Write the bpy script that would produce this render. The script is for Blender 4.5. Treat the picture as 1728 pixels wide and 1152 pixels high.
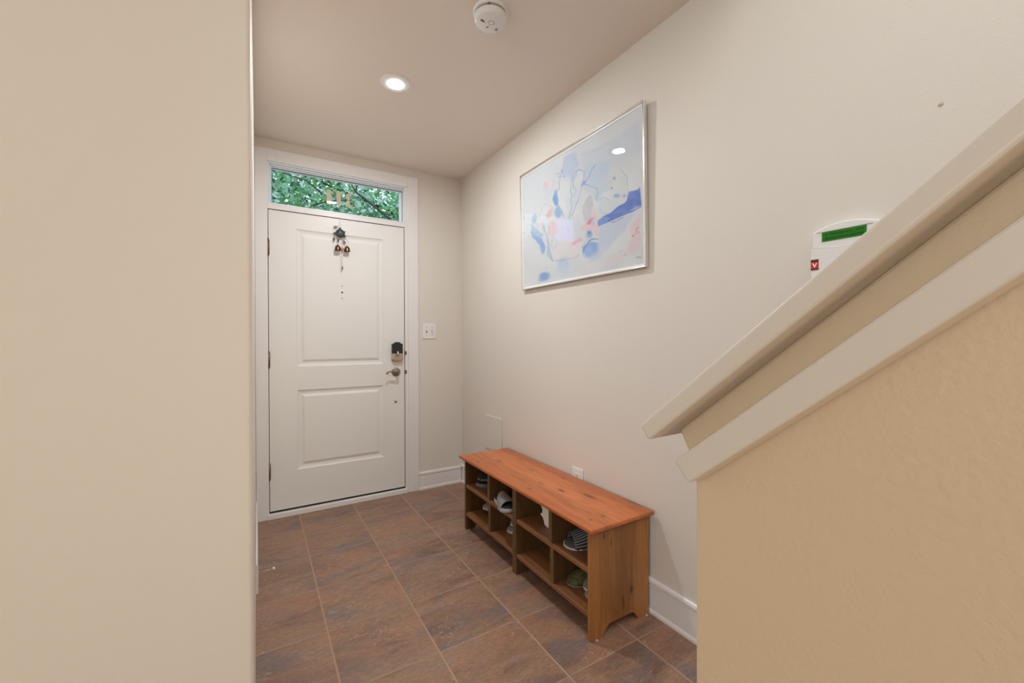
import bpy, bmesh, math, random
import numpy as np
from mathutils import Vector, Matrix, Euler
for o in list(bpy.data.objects): bpy.data.objects.remove(o)
SC = bpy.context.scene
COL = SC.collection
R = math.radians
CZ = 1.2014          # camera height
CEIL = 2.545         # ceiling height
WX = 1.475           # right wall
WY = 3.226           # door wall
LX = -0.0105         # left wall
LY = 1.25            # face of the left wall turned to the camera
SX = 0.50            # stair wall, hall side

# ------------------------------------------------------------------ camera
cam = bpy.data.cameras.new('camera'); cam.sensor_width = 36; cam.lens = 703.06/1728*36
cam.clip_start = 0.01
co = bpy.data.objects.new('camera', cam); COL.objects.link(co)
a, pi_, ro = 0.54902, -0.005157, -0.002956
R0 = Vector((math.cos(a), -math.sin(a), 0)); F0 = Vector((math.sin(a), math.cos(a), 0)); U0 = Vector((0, 0, 1))
F = F0*math.cos(pi_)+U0*math.sin(pi_); U1 = U0*math.cos(pi_)-F0*math.sin(pi_)
RR = R0*math.cos(ro)+U1*math.sin(ro); UU = U1*math.cos(ro)-R0*math.sin(ro)
M = Matrix((RR, UU, -F)).transposed().to_4x4(); M.translation = (0, 0, CZ)
co.matrix_world = M
SC.camera = co

# ------------------------------------------------------------------ world, lights, exposure
w = bpy.data.worlds.new('world'); SC.world = w; w.use_nodes = True
bg = w.node_tree.nodes['Background']; bg.inputs[0].default_value = (0.80, 0.91, 1.0, 1); bg.inputs[1].default_value = 1.7
def area(name, loc, rot, sx, sy, power, col, spread=180, shape='RECTANGLE'):
    l = bpy.data.lights.new(name, 'AREA'); l.shape = shape; l.size = sx; l.size_y = sy
    l.energy = power; l.color = col; l.spread = R(spread)
    o = bpy.data.objects.new(name, l); COL.objects.link(o); o.location = loc; o.rotation_euler = rot
    return o
# unseen fill lights added to the left of and behind the camera
area('side_fill', (-2.9, -0.9, 1.75), (0, R(-90), 0), 1.2, 2.0, 42, (0.84, 0.96, 1.0))
area('back_low_fill', (0.1, -2.9, 0.6), (R(90), 0, 0), 0.9, 1.1, 24, (0.98, 0.84, 0.60))
# daylight coming down the stair well
area('stairwell_daylight', (1.05, -1.2, 3.7), (0, 0, 0), 0.8, 3.0, 37, (0.86, 0.96, 1.0))
# added ceiling fill out of frame, brightens the lower door and bench side
area('hall_ceiling_fill', (0.45, 0.45, CEIL-0.024), (0, 0, 0), 0.10, 0.10, 2.5, (0.7, 0.85, 1.0), 180, 'DISK')
SC.view_settings.view_transform = 'Standard'; SC.view_settings.look = 'None'
SC.view_settings.gamma = 1; SC.view_settings.use_curve_mapping = False
SC.view_settings.exposure = 0.0

# ------------------------------------------------------------------ materials
def mat(name, col, rough=0.5, metal=0.0, spec=0.5, bump=0, bscale=60, vary=0, vscale=4, emit=None, es=0):
    m = bpy.data.materials.new(name); m.use_nodes = True
    nt = m.node_tree; b = nt.nodes['Principled BSDF']
    b.inputs['Base Color'].default_value = (*col, 1); b.inputs['Roughness'].default_value = rough
    b.inputs['Metallic'].default_value = metal; b.inputs['Specular IOR Level'].default_value = spec
    if emit: b.inputs['Emission Color'].default_value = (*emit, 1); b.inputs['Emission Strength'].default_value = es
    if bump or vary:
        tc = nt.nodes.new('ShaderNodeTexCoord')
    if bump:
        n = nt.nodes.new('ShaderNodeTexNoise'); n.inputs['Scale'].default_value = bscale; n.inputs['Detail'].default_value = 4
        nt.links.new(tc.outputs['Object'], n.inputs['Vector'])
        bp = nt.nodes.new('ShaderNodeBump'); bp.inputs['Strength'].default_value = bump; bp.inputs['Distance'].default_value = 0.004
        nt.links.new(n.outputs['Fac'], bp.inputs['Height']); nt.links.new(bp.outputs[0], b.inputs['Normal'])
    if vary:
        n = nt.nodes.new('ShaderNodeTexNoise'); n.inputs['Scale'].default_value = vscale; n.inputs['Detail'].default_value = 5
        nt.links.new(tc.outputs['Object'], n.inputs['Vector'])
        mr = nt.nodes.new('ShaderNodeMapRange'); mr.inputs[3].default_value = 1-vary; mr.inputs[4].default_value = 1+vary
        nt.links.new(n.outputs['Fac'], mr.inputs[0])
        vm = nt.nodes.new('ShaderNodeVectorMath'); vm.operation = 'SCALE'; vm.inputs[0].default_value = col
        nt.links.new(mr.outputs[0], vm.inputs['Scale']); nt.links.new(vm.outputs[0], b.inputs['Base Color'])
    return m

class NT:
    def __init__(s, name):
        s.m = bpy.data.materials.new(name); s.m.use_nodes = True; s.t = s.m.node_tree
        s.b = s.t.nodes['Principled BSDF']
    def n(s, typ, **k):
        x = s.t.nodes.new(typ)
        for a_, v in k.items(): setattr(x, a_, v)
        return x
    def l(s, a_, b_): s.t.links.new(a_, b_)
    def val(s, sock, v):
        if hasattr(v, 'links'): s.l(v, sock)
        else: sock.default_value = v
    def math(s, op, a_, b_=0, c_=None):
        x = s.n('ShaderNodeMath', operation=op); s.val(x.inputs[0], a_); s.val(x.inputs[1], b_)
        if c_ is not None: s.val(x.inputs[2], c_)
        return x.outputs[0]
    def smooth(s, v, a_, b_, lo=0, hi=1):
        x = s.n('ShaderNodeMapRange', interpolation_type='SMOOTHSTEP'); s.val(x.inputs[0], v)
        for i, q in enumerate((a_, b_, lo, hi)): x.inputs[i+1].default_value = q
        return x.outputs[0]
    def noise(s, vec, scale, detail=4, rough=0.5, dist=0):
        x = s.n('ShaderNodeTexNoise'); s.l(vec, x.inputs['Vector']); x.inputs['Scale'].default_value = scale
        x.inputs['Detail'].default_value = detail; x.inputs['Roughness'].default_value = rough; x.inputs['Distortion'].default_value = dist
        return x.outputs['Fac']
    def mapping(s, vec, scale=(1, 1, 1), rot=(0, 0, 0), loc=(0, 0, 0)):
        x = s.n('ShaderNodeMapping'); s.l(vec, x.inputs[0]); x.inputs['Scale'].default_value = scale
        x.inputs['Rotation'].default_value = rot; x.inputs['Location'].default_value = loc
        return x.outputs[0]
    def mix(s, f, a_, b_, mode='MIX'):
        x = s.n('ShaderNodeMix', data_type='RGBA', blend_type=mode); s.val(x.inputs[0], f)
        for i, q in ((6, a_), (7, b_)):
            if isinstance(q, tuple): x.inputs[i].default_value = (*q[:3], 1)
            else: s.l(q, x.inputs[i])
        return x.outputs[2]
    def ramp(s, f, pts):
        x = s.n('ShaderNodeValToRGB'); s.val(x.inputs[0], f)
        e = x.color_ramp.elements
        while len(e) < len(pts): e.new(0.5)
        for q, (p, c) in zip(e, pts): q.position = p; q.color = (*c, 1)
        return x.outputs[0]
    def bump(s, h, strength, dist=0.003):
        x = s.n('ShaderNodeBump'); s.l(h, x.inputs['Height']); x.inputs['Strength'].default_value = strength
        x.inputs['Distance'].default_value = dist; s.l(x.outputs[0], s.b.inputs['Normal'])

wall_paint = mat('cream_wall_paint', (0.77, 0.705, 0.635), 0.55, bump=0.10, bscale=180, spec=0.3)
stair_paint = mat('cream_paint_floor_bounce', (0.70, 0.53, 0.355), 0.5, bump=0.22, bscale=130, spec=0.35)  # warm bounce from the floor put into the stair wall colour
ceil_paint = mat('ceiling_paint', (0.88, 0.78, 0.695), 0.7, bump=0.08, bscale=150, spec=0.2)
trim_paint = mat('white_trim_paint', (0.84, 0.80, 0.79), 0.35)
cap_paint = mat('off_white_cap_paint', (0.70, 0.625, 0.54), 0.38, bump=0.06, bscale=40)
door_paint = mat('white_door_paint', (0.83, 0.80, 0.775), 0.36, bump=0.05, bscale=90)
plastic = mat('white_plastic', (0.85, 0.82, 0.80), 0.35)
plastic_grey = mat('grey_plastic', (0.35, 0.31, 0.29), 0.5)
vinyl = mat('white_vinyl', (0.82, 0.85, 0.90), 0.3)
dark = mat('dark_gap', (0.02, 0.018, 0.016), 0.7)
bronze = mat('antique_nickel', (0.33, 0.27, 0.21), 0.33, metal=1.0, vary=0.25, vscale=60)
nickel = mat('satin_nickel', (0.60, 0.52, 0.43), 0.32, metal=1.0)
black_pl = mat('black_plastic', (0.02, 0.021, 0.022), 0.3)
steel = mat('hinge_bronze', (0.20, 0.135, 0.09), 0.4, metal=0.9)
chrome = mat('polished_silver_frame', (0.80, 0.77, 0.73), 0.18, metal=1.0)
red = mat('red_emblem', (0.62, 0.02, 0.03), 0.4)
maroon = mat('dark_red_emblem', (0.09, 0.02, 0.015), 0.4)
white_m = mat('white_mark', (0.9, 0.9, 0.88), 0.4)
gold = mat('gold_number', (0.62, 0.50, 0.34), 0.5)
patina = mat('green_patina_metal', (0.055, 0.075, 0.068), 0.45, metal=0.4, vary=0.4, vscale=90)
leafbrz = mat('dark_copper', (0.10, 0.07, 0.065), 0.45, metal=0.5)
bellm = mat('brass_bell', (0.15, 0.075, 0.035), 0.3, metal=0.9, vary=0.3, vscale=60)
beadm = mat('red_bead', (0.42, 0.07, 0.05), 0.4)
threadm = mat('pale_thread', (0.62, 0.55, 0.47), 0.8)
paperm = mat('white_paper', (0.82, 0.74, 0.66), 0.8)
lampm = mat('lamp_diffuser', (1, 1, 1), 0.4, emit=(0.91, 0.97, 1.0), es=930)
lampring = mat('lamp_trim', (0.93, 0.91, 0.89), 0.3)

def glass_mat(name, tint=(1, 1, 1), ior=1.45):
    k = NT(name); k.t.nodes.remove(k.b)
    fr = k.n('ShaderNodeFresnel'); fr.inputs[0].default_value = ior
    tr = k.n('ShaderNodeBsdfTransparent'); tr.inputs[0].default_value = (*tint, 1)
    gl = k.n('ShaderNodeBsdfGlossy'); gl.inputs['Roughness'].default_value = 0.0
    mx = k.n('ShaderNodeMixShader')
    ge = k.n('ShaderNodeNewGeometry'); fac = k.math('MULTIPLY', fr.outputs[0], k.math('SUBTRACT', 1, ge.outputs['Backfacing']))
    k.l(fac, mx.inputs[0]); k.l(tr.outputs[0], mx.inputs[1]); k.l(gl.outputs[0], mx.inputs[2])
    out = [n for n in k.t.nodes if n.type == 'OUTPUT_MATERIAL'][0]; k.l(mx.outputs[0], out.inputs[0])
    return k.m
glass = glass_mat('clear_glass')

def floor_mat():
    k = NT('slate_look_tile')
    geo = k.n('ShaderNodeNewGeometry'); pos = geo.outputs['Position']
    sp = k.n('ShaderNodeSeparateXYZ'); k.l(pos, sp.inputs[0])
    S = 0.350
    u = k.math('DIVIDE', k.math('SUBTRACT', sp.outputs[0], 0.242), S)
    v = k.math('DIVIDE', k.math('SUBTRACT', sp.outputs[1], 2.907), S)
    fu = k.math('FLOOR', u); fv = k.math('FLOOR', v)
    ru = k.math('ABSOLUTE', k.math('SUBTRACT', u, k.math('ROUND', u)))
    rv = k.math('ABSOLUTE', k.math('SUBTRACT', v, k.math('ROUND', v)))
    wob = k.noise(pos, 60, 2)
    off = k.math('MULTIPLY', k.math('SUBTRACT', wob, 0.5), 0.004)
    mu = k.smooth(k.math('ADD', ru, off), 0.007, 0.0125, 1, 0)
    mv = k.smooth(k.math('ADD', rv, off), 0.005, 0.0095, 1, 0)
    gm = k.math('MAXIMUM', mu, k.math('MULTIPLY', mv, 0.75))
    cb = k.n('ShaderNodeCombineXYZ'); k.l(fu, cb.inputs[0]); k.l(fv, cb.inputs[1])
    wn = k.n('ShaderNodeTexWhiteNoise'); k.l(cb.outputs[0], wn.inputs['Vector'])
    vm = k.n('ShaderNodeVectorMath', operation='SCALE'); k.l(wn.outputs['Color'], vm.inputs[0]); vm.inputs['Scale'].default_value = 13
    va = k.n('ShaderNodeVectorMath', operation='ADD'); k.l(vm.outputs[0], va.inputs[0]); k.l(pos, va.inputs[1])
    p = va.outputs[0]
    st = k.mapping(p, scale=(1.0, 3.0, 1), rot=(0, 0, R(-12)))
    big = k.noise(st, 2.8, 7, 0.62, 0.7)
    base = k.ramp(big, [(0.28, (0.125, 0.080, 0.066)), (0.42, (0.215, 0.122, 0.082)), (0.55, (0.275, 0.158, 0.100)), (0.72, (0.235, 0.152, 0.118))])
    hue = k.noise(k.mapping(p, loc=(5, 3, 0), scale=(1, 2.2, 1), rot=(0, 0, R(-20))), 2.6, 4, 0.55, 0.5)
    c = k.mix(k.smooth(hue, 0.50, 0.66, 0, 0.55), base, (0.33, 0.150, 0.092))
    hue2 = k.noise(k.mapping(p, loc=(1, 9, 0), scale=(1, 2.5, 1), rot=(0, 0, R(-15))), 3.2, 5, 0.6, 0.6)
    c = k.mix(k.smooth(hue2, 0.50, 0.66, 0, 0.75), c, (0.160, 0.122, 0.118))
    # pale fine veins
    vn = k.noise(k.mapping(p, scale=(1, 1.8, 1), rot=(0, 0, R(-20))), 7, 3, 0.5, 1.6)
    vein = k.smooth(k.math('ABSOLUTE', k.math('SUBTRACT', vn, 0.5)), 0.0, 0.010, 1, 0)
    gate = k.smooth(k.noise(p, 4.5, 2), 0.44, 0.60)
    c = k.mix(k.math('MULTIPLY', k.math('MULTIPLY', vein, gate), 0.62), c, (0.47, 0.33, 0.25))
    fine = k.noise(st, 42, 5, 0.7)
    c = k.mix(0.5, c, k.ramp(fine, [(0.3, (0.24, 0.24, 0.24)), (0.7, (0.78, 0.78, 0.78))]), 'OVERLAY')
    grout = k.mix(k.noise(pos, 9, 3), (0.40, 0.235, 0.145), (0.46, 0.30, 0.20))
    g2 = k.n('ShaderNodeVectorMath', operation='SCALE'); k.l(c, g2.inputs[0]); g2.inputs['Scale'].default_value = 1.16
    c = k.mix(gm, g2.outputs[0], grout)
    k.l(c, k.b.inputs['Base Color'])
    k.val(k.b.inputs['Roughness'], k.math('ADD', k.math('MULTIPLY', gm, 0.3), 0.44))
    h = k.math('SUBTRACT', k.math('MULTIPLY', big, 0.6), gm)
    k.bump(h, 0.35, 0.003)
    return k.m
floor_m = floor_mat()

def wood_mat(name, c1, c2, c3, axis, knots=(), kaxes=(0, 1), rough=0.38, boards=None, fscale=9):
    """pine: grain runs along axis; knots = (a, b, ra, rb, strength) in world coordinates of kaxes"""
    k = NT(name)
    geo = k.n('ShaderNodeNewGeometry'); pos = geo.outputs['Position']
    sc = [1.0, 1.0, 1.0]; sc[axis] = 0.10
    mp = k.mapping(pos, scale=tuple(sc))
    sp = k.n('ShaderNodeSeparateXYZ'); k.l(pos, sp.inputs[0])
    tone = k.noise(mp, 5, 3, 0.5, 0.3)
    ringn = k.noise(mp, fscale*1.6, 3, 0.5, 0.6)
    rings = k.math('SINE', k.math('MULTIPLY', ringn, 34))
    fine = k.noise(mp, 110, 4, 0.65)
    c = k.ramp(tone, [(0.30, c2), (0.5, c1), (0.68, c3)])
    c = k.mix(k.smooth(rings, 0.1, 1.0, 0, 0.30), c, tuple(x*0.62 for x in c2))
    c = k.mix(k.smooth(fine, 0.45, 0.75, 0, 0.30), c, tuple(x*0.55 for x in c2))
    if boards is not None:
        ax, step, o0 = boards
        q = k.math('DIVIDE', k.math('SUBTRACT', sp.outputs[ax], o0), step)
        wn = k.n('ShaderNodeTexWhiteNoise', noise_dimensions='1D'); k.l(k.math('FLOOR', q), wn.inputs['W'])
        c = k.mix(0.28, c, k.ramp(wn.outputs[0], [(0, (0.25, 0.25, 0.25)), (1, (0.75, 0.75, 0.75))]), 'OVERLAY')
    for (ka, kb, ra, rb, st) in knots:
        dx = k.math('DIVIDE', k.math('SUBTRACT', sp.outputs[kaxes[0]], ka), ra)
        dy = k.math('DIVIDE', k.math('SUBTRACT', sp.outputs[kaxes[1]], kb), rb)
        d = k.math('SQRT', k.math('ADD', k.math('MULTIPLY', dx, dx), k.math('MULTIPLY', dy, dy)))
        d = k.math('ADD', d, k.math('MULTIPLY', k.math('SUBTRACT', fine, 0.5), 0.9))
        c = k.mix(k.smooth(d, 0.5, 1.25, st, 0), c, tuple(x*0.22 for x in c2))
        c = k.mix(k.smooth(d, 1.0, 2.6, st*0.35, 0), c, tuple(x*0.62 for x in c2))
    k.l(c, k.b.inputs['Base Color']); k.b.inputs['Roughness'].default_value = rough
    k.bump(fine, 0.12, 0.001)
    return k.m
top_knots = [(1.258, 2.208, .008, .030, .8), (1.324, 1.962, .006, .022, .8), (1.391, 1.753, .007, .018, .8), (1.269, 1.614, .009, .026, .85),
             (1.335, 1.487, .014, .048, .75), (1.455, 1.329, .009, .04, .7), (1.233, 1.288, .009, .010, .6), (1.163, 1.290, .008, .008, .5),
             (1.145, 2.27, .006, .012, .6), (1.386, 2.165, .012, .02, .45), (1.152, 1.717, .009, .012, .7), (1.246, 1.753, .014, .02, .35)]
wood_top = wood_mat('red_stained_pine', (0.56, 0.155, 0.042), (0.46, 0.115, 0.028), (0.62, 0.195, 0.060), 1, top_knots, (0, 1), 0.33, (0, 0.072, 1.10))
side_knots = [(1.193, 0.404, .004, .010, .9), (1.231, 0.368, .003, .020, .8), (1.349, 0.141, .010, .020, .9), (1.299, 0.102, .005, .030, .8)]
wood_side = wood_mat('brown_stained_pine', (0.39, 0.158, 0.042), (0.24, 0.092, 0.023), (0.49, 0.205, 0.058), 2, side_knots, (0, 2), 0.42, None, 6)
wood_in = wood_mat('shaded_olive_brown_pine', (0.15, 0.080, 0.028), (0.105, 0.056, 0.019), (0.19, 0.10, 0.037), 2, (), (0, 2), 0.5, None, 6)  # bench interior, colour darkened to imitate shade in the cubbies
wood_shelf = wood_mat('shaded_shelf_pine', (0.27, 0.110, 0.042), (0.195, 0.08, 0.03), (0.32, 0.135, 0.054), 1, ((1.24, 1.62, .010, .012, .8),), (0, 1), 0.42, None, 6)  # shelves, cubby shade darkened into the wood tone

def fabric(name, col, rough=0.9, scale=400, bumps=0.4, col2=None):
    k = NT(name); tc = k.n('ShaderNodeTexCoord')
    n = k.noise(tc.outputs['Object'], scale, 3)
    c2 = col2 or tuple(x*0.6 for x in col)
    n2 = k.noise(tc.outputs['Object'], 45, 4)
    c = k.mix(k.smooth(n2, 0.4, 0.62), col, c2) if col2 else k.mix(n, col, c2)
    k.l(c, k.b.inputs['Base Color']); k.b.inputs['Roughness'].default_value = rough
    k.bump(n, bumps, 0.001)
    return k.m
def striped(name, axis='u', freq=15, c1=(0.035, 0.040, 0.055), c2=(0.42, 0.39, 0.37), thr=0.72):
    k = NT(name); tc = k.n('ShaderNodeTexCoord'); sp = k.n('ShaderNodeSeparateXYZ'); k.l(tc.outputs['UV'], sp.inputs[0])
    s = k.math('FRACT', k.math('MULTIPLY', sp.outputs[0 if axis == 'u' else 1], freq))
    k.l(k.mix(k.smooth(s, thr, thr+0.08), c1, c2), k.b.inputs['Base Color']); k.b.inputs['Roughness'].default_value = 0.9
    return k.m
navy = fabric('navy_fabric', (0.018, 0.026, 0.040)); grey_f = fabric('grey_fabric', (0.30, 0.29, 0.29))
dgrey = fabric('dark_grey_fabric', (0.045, 0.05, 0.06)); pale_f = fabric('pale_fabric', (0.52, 0.48, 0.45))
green_f = fabric('green_suede', (0.13, 0.13, 0.025), col2=(0.055, 0.055, 0.022)); mauve_f = fabric('taupe_fabric', (0.22, 0.19, 0.18))
sole_g = mat('grey_rubber', (0.22, 0.22, 0.23), 0.6); sole_c = mat('cream_rubber', (0.60, 0.52, 0.43), 0.6); sole_p = mat('pale_rubber', (0.45, 0.44, 0.45), 0.6)
stripe_m = striped('navy_striped_fabric'); stripe_in = striped('navy_striped_insole', 'v', 26, (0.06, 0.07, 0.09), (0.25, 0.24, 0.24), 0.7)
stripe_w = striped('white_striped_fabric', 'v', 9, (0.03, 0.03, 0.045), (0.62, 0.60, 0.58), 0.5)
stripe_s = striped('striped_sole', 'u', 3, (0.035, 0.035, 0.05), (0.62, 0.60, 0.58), 0.5)

# ------------------------------------------------------------------ helpers
def setp(o, label=None, cat=None, group=None, kind=None):
    if label: o['label'] = label
    if cat: o['category'] = cat
    if group: o['group'] = group
    if kind: o['kind'] = kind
    return o
class MB:
    def __init__(s): s.v = []; s.f = []; s.sm = []
    def add(s, vs, fs, smooth=False, Mx=None):
        b = len(s.v)
        for v in vs: s.v.append(tuple(Mx @ Vector(v)) if Mx else tuple(v))
        for f in fs: s.f.append(tuple(i+b for i in f)); s.sm.append(smooth)
        return s
    def box(s, x0, x1, y0, y1, z0, z1, Mx=None):
        x0, x1 = min(x0, x1), max(x0, x1); y0, y1 = min(y0, y1), max(y0, y1); z0, z1 = min(z0, z1), max(z0, z1)
        v = [(x0, y0, z0), (x1, y0, z0), (x1, y1, z0), (x0, y1, z0), (x0, y0, z1), (x1, y0, z1), (x1, y1, z1), (x0, y1, z1)]
        return s.add(v, [(0, 3, 2, 1), (4, 5, 6, 7), (0, 1, 5, 4), (1, 2, 6, 5), (2, 3, 7, 6), (3, 0, 4, 7)], False, Mx)
    def prism(s, poly, axis, c0, c1, Mx=None):
        """extrude a 2-D polygon along axis; poly in the other two axes in order"""
        n = len(poly); vs = []
        for c in (c0, c1):
            for p in poly:
                q = list(p); q.insert(axis, c); vs.append(tuple(q))
        fs = [tuple(range(n)), tuple(range(2*n-1, n-1, -1))]
        for i in range(n): j = (i+1) % n; fs.append((i, i+n, j+n, j))
        return s.add(vs, fs, False, Mx)
    def lathe(s, prof, seg=32, Mx=None, smooth=True):
        """profile (r, z) about z"""
        vs = []; fs = []; n = len(prof)
        for i in range(seg):
            t = 2*math.pi*i/seg
            for r, z in prof: vs.append((r*math.cos(t), r*math.sin(t), z))
        for i in range(seg):
            j = (i+1) % seg
            for k in range(n-1): fs.append((i*n+k, j*n+k, j*n+k+1, i*n+k+1))
        return s.add(vs, fs, smooth, Mx)
    def tube(s, pts, r, seg=10, smooth=True, Mx=None, cap=True):
        pts = [Vector(p) for p in pts]; n = len(pts)
        rr = r if isinstance(r, (list, tuple)) else [r]*n
        vs = []; fs = []; up = Vector((0, 0, 1)); prev = None
        for i, p in enumerate(pts):
            d = (pts[min(i+1, n-1)]-pts[max(i-1, 0)]).normalized()
            if prev is None:
                x = d.cross(up if abs(d.z) < 0.9 else Vector((1, 0, 0))).normalized()
            else:
                x = (prev-d*prev.dot(d)).normalized()
            prev = x; y = d.cross(x)
            for k in range(seg):
                t = 2*math.pi*k/seg; vs.append(tuple(p+(x*math.cos(t)+y*math.sin(t))*rr[i]))
        for i in range(n-1):
            for k in range(seg):
                k2 = (k+1) % seg; fs.append((i*seg+k, i*seg+k2, (i+1)*seg+k2, (i+1)*seg+k))
        if cap: fs.append(tuple(range(seg-1, -1, -1))); fs.append(tuple((n-1)*seg+k for k in range(seg)))
        return s.add(vs, fs, smooth, Mx)
    def ball(s, c, rx, ry=None, rz=None, Mx=None, seg=16, ring=10):
        ry = ry or rx; rz = rz or rx
        prof = [(max(1e-5, math.sin(math.pi*i/ring)), -math.cos(math.pi*i/ring)) for i in range(ring+1)]
        m = Matrix.Translation(c) @ Matrix.Diagonal((rx, ry, rz, 1))
        return s.lathe(prof, seg, (Mx @ m) if Mx else m)
    def build(s, name, m, parent=None, bevel=0, seg=2, recalc=True):
        me = bpy.data.meshes.new(name); me.from_pydata(s.v, [], s.f)
        for p, q in zip(me.polygons, s.sm): p.use_smooth = q
        if recalc:
            bm = bmesh.new(); bm.from_mesh(me); bmesh.ops.remove_doubles(bm, verts=bm.verts, dist=1e-6)
            bmesh.ops.recalc_face_normals(bm, faces=bm.faces); bm.to_mesh(me); bm.free()
        me.materials.append(m)
        o = bpy.data.objects.new(name, me); COL.objects.link(o)
        if parent is not None: o.parent = parent
        if bevel:
            b = o.modifiers.new('bevel', 'BEVEL'); b.width = bevel; b.segments = seg; b.limit_method = 'ANGLE'; b.angle_limit = R(40)
            b.harden_normals = False
        return o
def thing(name, loc, label, cat, group=None, rot=(0, 0, 0)):
    o = bpy.data.objects.new(name, None); COL.objects.link(o); o.location = loc; o.rotation_euler = rot
    o.empty_display_size = 0.1
    return setp(o, label, cat, group)
def struct(mb, name, m, label=None, **k):
    return setp(mb.build(name, m, **k), label, None, None, 'structure')
def toworld(loc, rot=(0, 0, 0)): return Matrix.Translation(loc) @ Euler(rot).to_matrix().to_4x4()

# ------------------------------------------------------------------ room shell
DX0, DX1 = 0.064, 0.988       # door opening
TX0, TX1, TZ0, TZ1 = 0.066, 1.013, 2.114, 2.393
struct(MB().box(-3.2, WX+0.15, -3.15, WY+0.30, -0.1, 0), 'floor', floor_m)
# ceiling, open over the stairs
c = MB(); c.box(-3.2, SX, -3.15, WY+0.16, CEIL, CEIL+0.12); c.box(SX, WX+0.15, 0.75, WY+0.16, CEIL, CEIL+0.12)
struct(c, 'ceiling', ceil_paint)
# stair well above the ceiling
c = MB(); c.box(SX-0.1, SX, -3.0, 0.75, CEIL+0.12, 3.9); c.box(SX-0.1, WX, 0.75, 0.85, CEIL+0.12, 3.9)
c.box(SX-0.1, WX, -3.1, -3.0, CEIL, 3.9); c.box(SX-0.1, WX+0.15, -3.1, 0.85, 3.9, 4.0)
struct(c, 'wall_upper', wall_paint)
struct(MB().box(WX, WX+0.15, -3.1, WY+0.15, 0, 3.9), 'wall_right', wall_paint)
c = MB()
c.box(-0.4, 0.03, WY, WY+0.15, 0, CEIL); c.box(1.03, WX+0.15, WY, WY+0.15, 0, CEIL)
c.box(0.03, 1.03, WY, WY+0.15, 2.42, CEIL)
struct(c, 'wall_front', wall_paint)
# left: the wall facing the camera, with a rounded corner, running on down the hall
rb = 0.012
pts = [(-3.0, LY)]
for i in range(7):
    t = -math.pi/2+math.pi/2*i/6; pts.append((LX-rb+rb*math.cos(t), LY+rb+rb*math.sin(t)))
pts += [(LX, WY), (-0.12, WY), (-0.12, LY+0.12), (-3.0, LY+0.12)]
struct(MB().prism(pts, 2, 0, CEIL), 'wall_left', wall_paint)
# room behind the camera
c = MB(); c.box(-3.15, -3.0, -3.1, LY+0.12, 0, CEIL)
struct(c, 'wall_side', wall_paint)
c = MB(); c.box(-3.15, WX+0.15, -3.15, -3.0, 0, CEIL)
struct(c, 'wall_back', wall_paint)

# stair wall with its sloping cap (falls away from the camera along +Y)
SL = 0.848
def zs(z0, y): return CZ+z0-SL*y
ST = 0.115; YT = -1.40
poly = [(0.3475, 0), (0.3475, zs(0.1002, 0.3475)), (0.355, zs(0.1424, 0.355)), (0.373, zs(0.190, 0.373)), (YT, zs(0.190, YT)), (YT, 0)]
knee = struct(MB().prism(poly, 0, SX, SX+ST), 'wall_stair', stair_paint, bevel=0.004, seg=2)
XC, XB = 0.450, 0.467
poly = [(0.385, zs(0.189, 0.385)), (0.400, zs(0.2195, 0.400)), (YT, zs(0.2195, YT)), (YT, zs(0.189, YT))]
struct(MB().prism(poly, 0, XC, SX+ST+0.05), 'trim_1', cap_paint, 'off white sloping cap board on the stair half wall', bevel=0.0045, seg=3)
poly = [(0.335, zs(0.1002, 0.335)), (0.357, zs(0.1424, 0.357)), (YT, zs(0.1424, YT)), (YT, zs(0.1002, YT))]
c = MB().prism(poly, 0, XB, SX+0.001); c.prism(poly, 0, SX+ST-0.001, SX+ST+0.033)
struct(c, 'trim_2', cap_paint, 'off white sloping trim board under the stair cap', bevel=0.003, seg=2)
struct(MB().box(SX, SX+ST, -3.0, YT, 0, CEIL), 'wall_stair_back', stair_paint)
c = MB()
for i in range(12):
    y = 0.30-i*0.224
    c.box(SX+ST+0.005, WX-0.002, y-0.224, y, 0, 0.19*(i+1)-0.03); c.box(SX+ST+0.005, WX-0.002, y-0.224, y+0.025, 0.19*(i+1)-0.03, 0.19*(i+1))
struct(c, 'stair_flight', wood_side)

# door frame: casing, jambs, transom bar, threshold
c = MB()
c.box(1.013, 1.095, WY-0.015, WY+0.002, 0, 2.478); c.box(LX+0.0005, 0.062, WY-0.015, WY+0.002, 0, 2.478); c.box(0.062, 1.013, WY-0.015, WY+0.002, 2.395, 2.478)
struct(c, 'trim_3', trim_paint, 'white flat casing around the front door', bevel=0.003)
c = MB()
c.box(0.03, DX0, WY-0.006, WY+0.15, 0, 2.395); c.box(DX1, 1.03, WY-0.006, WY+0.15, 0, 2.395)
c.box(DX0, DX1, WY-0.006, WY+0.15, 2.080, 2.114); c.box(0.03, 1.03, WY, WY+0.15, 2.395, 2.43)
struct(c, 'trim_4', trim_paint, 'white door jamb and bar under the transom window', bevel=0.0015)
c = MB().box(DX0, DX1, WY+0.05, WY+0.09, 0.03, 2.080)
c = MB(); c.box(DX0-0.012, DX1+0.01, WY-0.022, WY+0.16, 0, 0.036)
struct(c, 'trim_5', trim_paint, 'white painted threshold under the front door', bevel=0.004)
# near-black filler in and behind the door gaps, painting their shade
c = MB(); c.box(DX0, DX1, WY+0.046, WY+0.06, 0.036, 2.08)
c.box(DX0, 0.0680, WY+0.003, WY+0.05, 0.036, 2.08); c.box(0.9835, DX1, WY+0.003, WY+0.05, 0.036, 2.08)
c.box(DX0, DX1, WY+0.003, WY+0.05, 2.0750, 2.08); c.box(DX0, DX1, WY+0.003, WY+0.05, 0.036, 0.050)
struct(c, 'trim_6', dark, 'dark filler painting the shade in the door gaps')

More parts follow.
